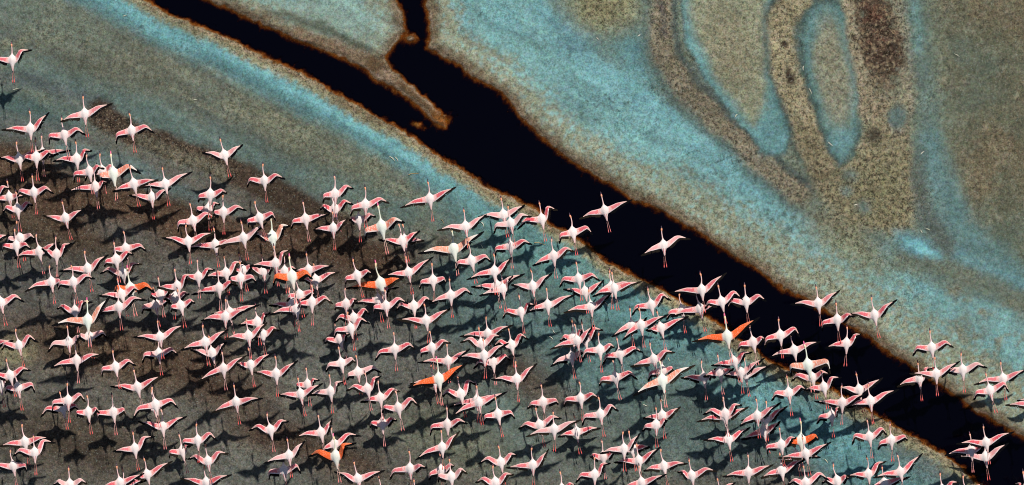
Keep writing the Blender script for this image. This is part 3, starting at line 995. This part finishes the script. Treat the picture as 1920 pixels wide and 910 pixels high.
def make_bird(bx, by, lt, rt, flags, kind, z, rz, sc, name, label, group):
    r = random.Random(int(bx * 31 + by * 17))
    root = bpy.data.objects.new(name, None)
    root.empty_display_size = 0.1
    COL.objects.link(root)
    k = (CAM_H - z) / CAM_H
    root.location = p2w(bx, by, z)
    root.rotation_euler = (math.radians(r.uniform(-5, 6)), math.radians(r.uniform(-11, 11)), rz)
    root.scale = (sc,) * 3
    tag(root, label, 'flamingo', group)
    pal = PAL[kind]
    V, F, TI, WV = [], [], [], []

    def add(p, tint, wv=(0, 0, 0)):
        V.append(tuple(p)); TI.append(tint); WV.append(wv)
        return len(V) - 1

    def mixc(a, b, t):
        t = min(max(t, 0), 1)
        return tuple(a[i] * (1 - t) + b[i] * t for i in range(3))

    bend = r.uniform(-0.02, 0.02)
    nl = r.uniform(0.94, 1.05)
    rings = []
    for y, hw, hh in RINGS:
        x = 0.0
        yy = y if y < .1 else .1 + (y - .1) * nl
        if y > .1:
            t = (y - .1) / .22
            x = bend * math.sin(t * 3.0)
        zc = 0.004 if y < .1 else 0.004 + 0.010 * math.sin((y - .1) / .22 * 3.1)
        if y < -0.1:
            zc = 0.010
        if y < -0.05:
            tint = mixc(pal['torso'], pal['rump'], (-0.08 - y) / 0.08)
        elif y < .09:
            tint = pal['torso']
        elif y < .265:
            tint = mixc(pal['torso'], pal['neck'], (y - .09) / .06)
        else:
            tint = pal['head']
        ring = []
        for j in range(NR):
            a = 2 * math.pi * j / NR
            ring.append(add((x + hw * (.93 if y < .1 else 1.0) * math.cos(a), yy, zc + hh * math.sin(a)), tint))
        rings.append(ring)
    skip = set()
    R0, R1 = 4, 8                              # torso rings that carry the wings
    for i in range(R0, R1):
        for j in (11, 0, 5, 6):
            skip.add((i, j))
    skip.add((2, 8)); skip.add((2, 9))         # leg roots
    for i in range(len(rings) - 1):
        for j in range(NR):
            if (i, j) in skip:
                continue
            F.append((rings[i][j], rings[i + 1][j], rings[i + 1][(j + 1) % NR], rings[i][(j + 1) % NR]))
    F.append(tuple(rings[0][j] for j in range(NR)))
    F.append(tuple(rings[-1][j] for j in range(NR - 1, -1, -1)))
    # legs trailing behind
    leg_c = (0.26, 0.13, 0.11) if kind == 'n' else (0.62, 0.40, 0.32)
    foot_c = (0.78, 0.09, 0.08) if kind == 'n' else (0.84, 0.22, 0.20)
    dxl = r.uniform(-0.012, 0.012)
    for j, sx in ((8, -1), (9, 1)):
        loop = [rings[2][j], rings[3][j], rings[3][(j + 1) % NR], rings[2][(j + 1) % NR]]
        cx = sx * 0.010
        spread = r.uniform(0.004, 0.020) * sx
        zr = r.uniform(-0.012, 0.004)
        for (yy, rad, wide, tt) in ((-0.195, .0042, 1, 0.0), (-0.250, .0034, 1, 0.05), (-0.300, .0035, 1, 0.2), (-0.307, .0050, 1, 0.3), (-0.318, .0036, 1, .4), (-0.365, .0038, 1, 0.8), (-0.378, .0058, 1.0, 1), (-0.402, .0056, 1.4, 1), (-0.428, .0034, 1.6, 1)):
            f = (-0.2 - yy) / .25
            c0 = Vector((cx + spread * f + dxl * f, yy, -0.022 + zr * f))
            tint = mixc(leg_c, foot_c, tt)
            new = [add(c0 + Vector((-rad * wide, 0, rad * s_)), tint) if q_ else add(c0 + Vector((rad * wide, 0, rad * s_)), tint)
                   for q_, s_ in ((1, -1), (1, -1), (0, -1), (0, 1))]
            # four corners, same order as the hole
            corners = [(-rad * wide, -rad), (-rad * wide, rad), (rad * wide, rad), (rad * wide, -rad)]
            for vi, (ax, az) in zip(new, corners):
                V[vi] = (c0.x + ax, c0.y, c0.z + az)
            for q_ in range(4):
                F.append((loop[q_], loop[(q_ + 1) % 4], new[(q_ + 1) % 4], new[q_]))
            loop = new
        F.append(tuple(loop))
    # wings
    fea = []
    for side, tip, fl in ((-1, lt, flags[0]), (1, rt, flags[1])):
        d = Vector(((tip[0] - bx) * PX * k, -(tip[1] - by) * PX * k, 0))
        d.rotate(Matrix.Rotation(-rz, 3, 'Z'))
        d /= sc
        S = Vector((side * 0.070, -0.004, 0.010))
        T = Vector((d.x, d.y, 0))
        v = T - S; v.z = 0
        if side * v.x < 0.12:
            v.x = side * 0.12
        T = S + v
        perp = Vector((-v.y, v.x, 0)) * side
        kk = {'s': .08, 'm': .29, 'b': .44}[fl] + r.uniform(-.03, .03)
        if fl != 's':
            kk *= min(1.25, max(.7, .42 / max(v.length, .2)))
        W = S + v * (.47 if fl == 's' else .50) + perp * kk
        l1 = (W - S).length; l2 = (T - W).length
        up = math.sqrt(max(0, .25 ** 2 - l1 ** 2)) * .5
        dn = math.sqrt(max(0, .27 ** 2 - l2 ** 2))
        W.z = S.z + min(up, .09) + (r.uniform(-.01, .02) if fl == 's' else .015)
        T.z = W.z - min(dn, .20) * (.8 if fl != 's' else .5) - (.02 if fl != 's' else -.01)
        wl = l1 + l2
        # hole in the torso: top row front->back, trailing, bottom row back->front, leading
        jt, jm, jb = (1, 0, 11) if side > 0 else (5, 6, 7)
        loop = [rings[i][jt] for i in range(R1, R0 - 1, -1)] + [rings[R0][jm]] + [rings[i][jb] for i in range(R0, R1 + 1)] + [rings[R1][jm]]
        # forget the middle verts inside the hole by re-using them nowhere
        SK = .80
        for ui, u0 in enumerate(US):
            u = u0 * SK
            p, t, ch, n = wing_frame(S, W, T, u, side)
            cl = float(np.interp(u0, CH_U, CH_V))
            th = cl * (.16 if u0 < .2 else .10)
            new = []
            for c in CPOS:
                zz = th * (1 - (2 * c - .8) ** 2 * .6)
                new.append(add(p + ch * (c - .5) * cl + n * zz * .6, pal['torso'], (u0, c, 1)))
            new.append(add(p + ch * .5 * cl, pal['torso'], (u0, 1, 1)))
            for c in reversed(CPOS):
                new.append(add(p + ch * (c - .5) * cl - n * th * .25, pal['torso'], (u0, c, 1)))
            new.append(add(p - ch * .5 * cl, pal['torso'], (u0, 0, 1)))
            for q_ in range(12):
                a_, b_, c_, d_ = loop[q_], loop[(q_ + 1) % 12], new[(q_ + 1) % 12], new[q_]
                F.append((a_, b_, c_, d_) if side > 0 else (d_, c_, b_, a_))
            loop = new
        F.append(tuple(loop) if side < 0 else tuple(reversed(loop)))
        # flight feathers
        fv, ff = [], []

        def feather(base, dr_, wd, n, ln, wid):
            i0 = len(fv)
            for f_, w_ in ((0, .8), (.5, 1.0), (.85, .72)):
                q0 = base + dr_ * ln * f_ - n * .004 * f_
                fv.append(tuple(q0 - wd * wid * w_ * .5)); fv.append(tuple(q0 + wd * wid * w_ * .5))
            fv.append(tuple(base + dr_ * ln - n * .005))
            ff.extend([(i0, i0 + 1, i0 + 3, i0 + 2), (i0 + 2, i0 + 3, i0 + 5, i0 + 4), (i0 + 4, i0 + 5, i0 + 6)])

        NS, NP = 13, 11
        for i in range(NS):
            u0 = .11 + .42 * i / (NS - 1)
            p, t, ch, n = wing_frame(S, W, T, u0 * SK, side)
            cl = float(np.interp(u0, CH_U, CH_V))
            ln = cl * .30 + (.052 + .008 * math.sin(i * .5)) * r.uniform(.9, 1.08)
            dr_ = (ch + t * (-.10 + .25 * i / NS)).normalized()
            feather(p + ch * cl * .20 - n * (.006 + .0008 * (i % 3)), dr_, dr_.cross(n).normalized(), n, ln, .021)
        for i in range(NP):
            f_ = i / (NP - 1)
            u0 = .54 + .44 * f_
            p, t, ch, n = wing_frame(S, W, T, u0 * SK, side)
            cl = float(np.interp(u0, CH_U, CH_V))
            a_ = .30 + .86 * f_ ** 0.6
            dr_ = (ch * math.cos(a_ * 1.35) + t * math.sin(a_ * 1.35)).normalized()
            ln = (.092 + .050 * f_) * r.uniform(.94, 1.04) * (.75 + .5 * wl)
            if f_ > .8:
                ln = max(.08, (1 - SK * u0) * wl + .012)
            feather(p + ch * cl * .10 - n * (.005 + .0008 * (i % 3)), dr_, dr_.cross(n).normalized(), n, ln, .019)
        fea.append((fv, ff))
    me = bpy.data.meshes.new('body')
    me.from_pydata(V, [], F)
    me.polygons.foreach_set('use_smooth', [True] * len(F))
    at = me.attributes.new('tint', 'FLOAT_COLOR', 'POINT')
    at.data.foreach_set('color', np.concatenate([np.array(TI), np.ones((len(TI), 1))], 1).astype(np.float32).ravel())
    aw = me.attributes.new('wing', 'FLOAT_VECTOR', 'POINT')
    aw.data.foreach_set('vector', np.array(WV, np.float32).ravel())
    me.materials.append(BM[kind])
    o = bpy.data.objects.new('body', me); COL.objects.link(o); o.parent = root
    for fv, ff in fea:
        mesh_obj('flight_feathers', fv, ff, fm.m, root, False)
    # bill: a short hook that bends down at the middle
    bv, bf = [], []
    hx = bend * math.sin(3.0 * .217 / .22); y0 = .1 + (.313 - .1) * nl
    pr = None
    for q_, (dy, dz, rd) in enumerate(((0, .004, .0135), (.012, .003, .0125), (.026, -.001, .0120), (.040, -.008, .0105), (.052, -.018, .0050))):
        rg = []
        for j in range(8):
            a = 2 * math.pi * j / 8
            bv.append((hx + rd * .9 * math.cos(a), y0 + dy - .3 * rd * math.sin(a) * 0, .004 + dz + rd * math.sin(a))); rg.append(len(bv) - 1)
        if pr:
            for j in range(8):
                bf.append((pr[j], rg[j], rg[(j + 1) % 8], pr[(j + 1) % 8]))
        pr = rg
    bf.append(tuple(reversed(pr)))
    mesh_obj('bill', bv, bf, bmats[kind], root)
    return root


# one bird per line: body x y, left wing tip x y, right wing tip x y, bend of left and right wing, kind, how far it is hidden
BIRDS = []
for ln_ in BIRD_DATA.split('\n'):
    q = ln_.split()
    if len(q) == 10:
        v = [int(t) for t in q]
        BIRDS.append(dict(x=v[0], y=v[1], l=(v[2], v[3]), r=(v[4], v[5]), fl='smb'[v[6]] + 'smb'[v[7]], k='nGO'[v[8]], lev=v[9]))

# flying heights: birds that hide others fly higher, overlapping birds keep apart
for b in BIRDS:
    b['z'] = {0: .92, 1: .66, 2: .40}[b['lev']] + rng.uniform(-.12, .12) + (.10 if b['k'] != 'n' else 0)
for it in range(60):
    for i, a in enumerate(BIRDS):
        for j in range(i):
            b = BIRDS[j]
            dx, dy = abs(a['x'] - b['x']), abs(a['y'] - b['y'])
            if dx < 92 and dy < 62:
                need = .27 * (1 - max(dx / 92, dy / 62)) + .06
                dz = a['z'] - b['z']
                if abs(dz) < need:
                    s_ = 1 if (dz > 0 or (dz == 0 and i > j)) else -1
                    mv = (need - abs(dz)) * .25
                    a['z'] = min(1.5, max(.34, a['z'] + s_ * mv)); b['z'] = min(1.5, max(.34, b['z'] - s_ * mv))


def ground_at(px, py):
    i = int(np.argmin(abs(gy - py))); j = int(np.argmin(abs(gx - px)))
    if D[i, j] > 4:
        return 'over the black channel'
    if not left[i, j]:
        return 'over the far bank'
    c = C[i, j]
    if c[2] > c[0] * 1.45:
        return 'over blue-green mud'
    if c[0] > c[2] * 1.2:
        return 'over brown mud'
    return 'over grey mud'


ONES = 'zero one two three four five six seven eight nine ten eleven twelve thirteen fourteen fifteen sixteen seventeen eighteen nineteen'.split()
TENS = 'x x twenty thirty forty fifty sixty seventy eighty ninety'.split()


def words(n):
    n = min(max(int(n), 0), 99)
    if n < 20:
        return ONES[n]
    return TENS[n // 10] + ('-' + ONES[n % 10] if n % 10 else '')


def place(px, py):
    return words(round(px / 19.2)) + ' percent across, ' + words(round(py / 9.1)) + ' percent down'


WPH = {'ss': 'wings held straight', 'mm': 'both wings bent', 'bb': 'wings folded sharply', 'sm': 'right wing bent', 'ms': 'left wing bent', 'sb': 'right wing bent',
       'mb': 'right wing folded sharply', 'bm': 'left wing folded sharply', 'bs': 'left wing folded sharply'}
BIRDS.sort(key=lambda b: (b['y'], b['x']))
seen = set()
for b in BIRDS:
    sc = 1.0 if b['k'] == 'n' else 1.2
    sc *= rng.uniform(.97, 1.04)
    rz = math.radians(rng.gauss(8, 3))
    who = {'n': 'pink flamingo', 'G': 'large pale flamingo', 'O': 'orange-winged flamingo'}[b['k']]
    lab = who + ', ' + WPH[b['fl']] + ', ' + ground_at(b['x'], b['y']) + ', ' + place(b['x'], b['y'])
    if lab in seen:
        lab = 'half-hidden ' + lab if b['lev'] else 'upper ' + lab
    seen.add(lab)
    make_bird(b['x'], b['y'], b['l'], b['r'], b['fl'], b['k'], b['z'], rz, sc,
              'flamingo', lab, 'flamingos flying in one flock')

# ================================================================ shed feathers and a few sticks on the mud
fmat = NT('shed_feather')
fmat.l(fmat.mix(fmat.n('ShaderNodeObjectInfo').outputs['Random'], (0.62, 0.60, 0.50), (0.48, 0.50, 0.36)), fmat.b.inputs['Base Color'])
fmat.b.inputs['Roughness'].default_value = 0.8
smat = NT('dry_stick')
smat.l(smat.mix(smat.noise(40, 3, .6), (0.24, 0.17, 0.08), (0.36, 0.28, 0.14)), smat.b.inputs['Base Color'])
smat.b.inputs['Roughness'].default_value = 0.9


def land_z(px, py):
    i = int(np.argmin(abs(gy - py))); j = int(np.argmin(abs(gx - px)))
    return float(Z[i, j])


FEATHERS = [(735, 298, 14, 40), (743, 299, 12, 55), (904, 421, 11, 60), (904, 463, 9, 60), (1040, 622, 12, 50), (1033, 634, 11, 40), (1064, 684, 9, 40), (1255, 674, 9, 60), (1200, 754, 8, 20),
            (1210, 760, 10, 25), (1241, 750, 8, 30), (1137, 570, 13, 50), (30, 168, 12, -10), (366, 188, 8, 0), (1519, 171, 12, 65), (1507, 128, 9, 95), (1557, 270, 12, 40), (1730, 287, 9, -40),
            (1794, 104, 12, 30), (1740, 431, 9, 20), (1549, 865, 11, 50), (234, 30, 8, -20), (1198, 66, 7, -40), (1381, 217, 7, -50), (1120, 73, 6, 40), (1605, 385, 7, 0), (1728, 434, 7, 60)]
for i, (px, py, ln_, an) in enumerate(FEATHERS):
    r = random.Random(i)
    n = 7; w_ = 1.5 * PX * r.uniform(.8, 1.2); L_ = ln_ * PX
    arc = r.uniform(-.18, .18) * L_
    vv, ff = [], []
    for s in range(n):
        t = s / (n - 1)
        wd = w_ * (.18 + math.sin(math.pi * min(1, t * 1.0 + .05)) ** .7) * .5 if t < 1 else .0006
        yc = arc * 4 * t * (1 - t)
        for yo, zo in ((-wd, .001), (0, .004), (wd, .001), (0, .0)):
            vv.append(((t - .5) * L_, yc + yo, zo + .005 * math.sin(math.pi * t)))
    for s in range(n - 1):
        for e in range(4):
            ff.append((s * 4 + e, s * 4 + (e + 1) % 4, s * 4 + 4 + (e + 1) % 4, s * 4 + 4 + e))
    ff.append((0, 1, 2, 3)); ff.append(((n - 1) * 4 + 3, (n - 1) * 4 + 2, (n - 1) * 4 + 1, (n - 1) * 4))
    o = mesh_obj('shed_feather', vv, ff, fmat.m)
    o.location = p2w(px, py, land_z(px, py) + .004)
    o.rotation_euler = (0, 0, math.radians(-an))
    tag(o, 'small pale shed feather on the mud, ' + place(px, py), 'feather', 'feathers lying on the mud')
for i, (px, py, ln_, an, lab) in enumerate(((776, 326, 20, -12, 'tan stick lying beside the bright teal strip near the channel'), (1013, 457, 22, 8, 'thin dark stick on blue-green mud just below the channel bank'),
                                            (830, 415, 8, 50, 'short pale twig on grey mud left of the channel'))):
    n = 9; r = random.Random(50 + i); L_ = ln_ * PX
    vv, ff = [], []
    for s in range(n):
        t = s / (n - 1)
        rd = PX * (1.1 - .6 * t) * .8
        yc = L_ * .05 * math.sin(t * 5) + r.uniform(-.002, .002)
        for e in range(6):
            a = e * math.pi / 3
            vv.append(((t - .5) * L_, yc + rd * math.cos(a), rd + rd * math.sin(a)))
    for s in range(n - 1):
        for e in range(6):
            ff.append((s * 6 + e, s * 6 + (e + 1) % 6, s * 6 + 6 + (e + 1) % 6, s * 6 + 6 + e))
    ff.append(tuple(range(6))); ff.append(tuple((n - 1) * 6 + e for e in range(5, -1, -1)))
    o = mesh_obj('stick', vv, ff, smat.m)
    o.location = p2w(px, py, land_z(px, py) - .001)
    o.rotation_euler = (0, 0, math.radians(-an))
    tag(o, lab, 'stick', 'sticks lying on the mud')
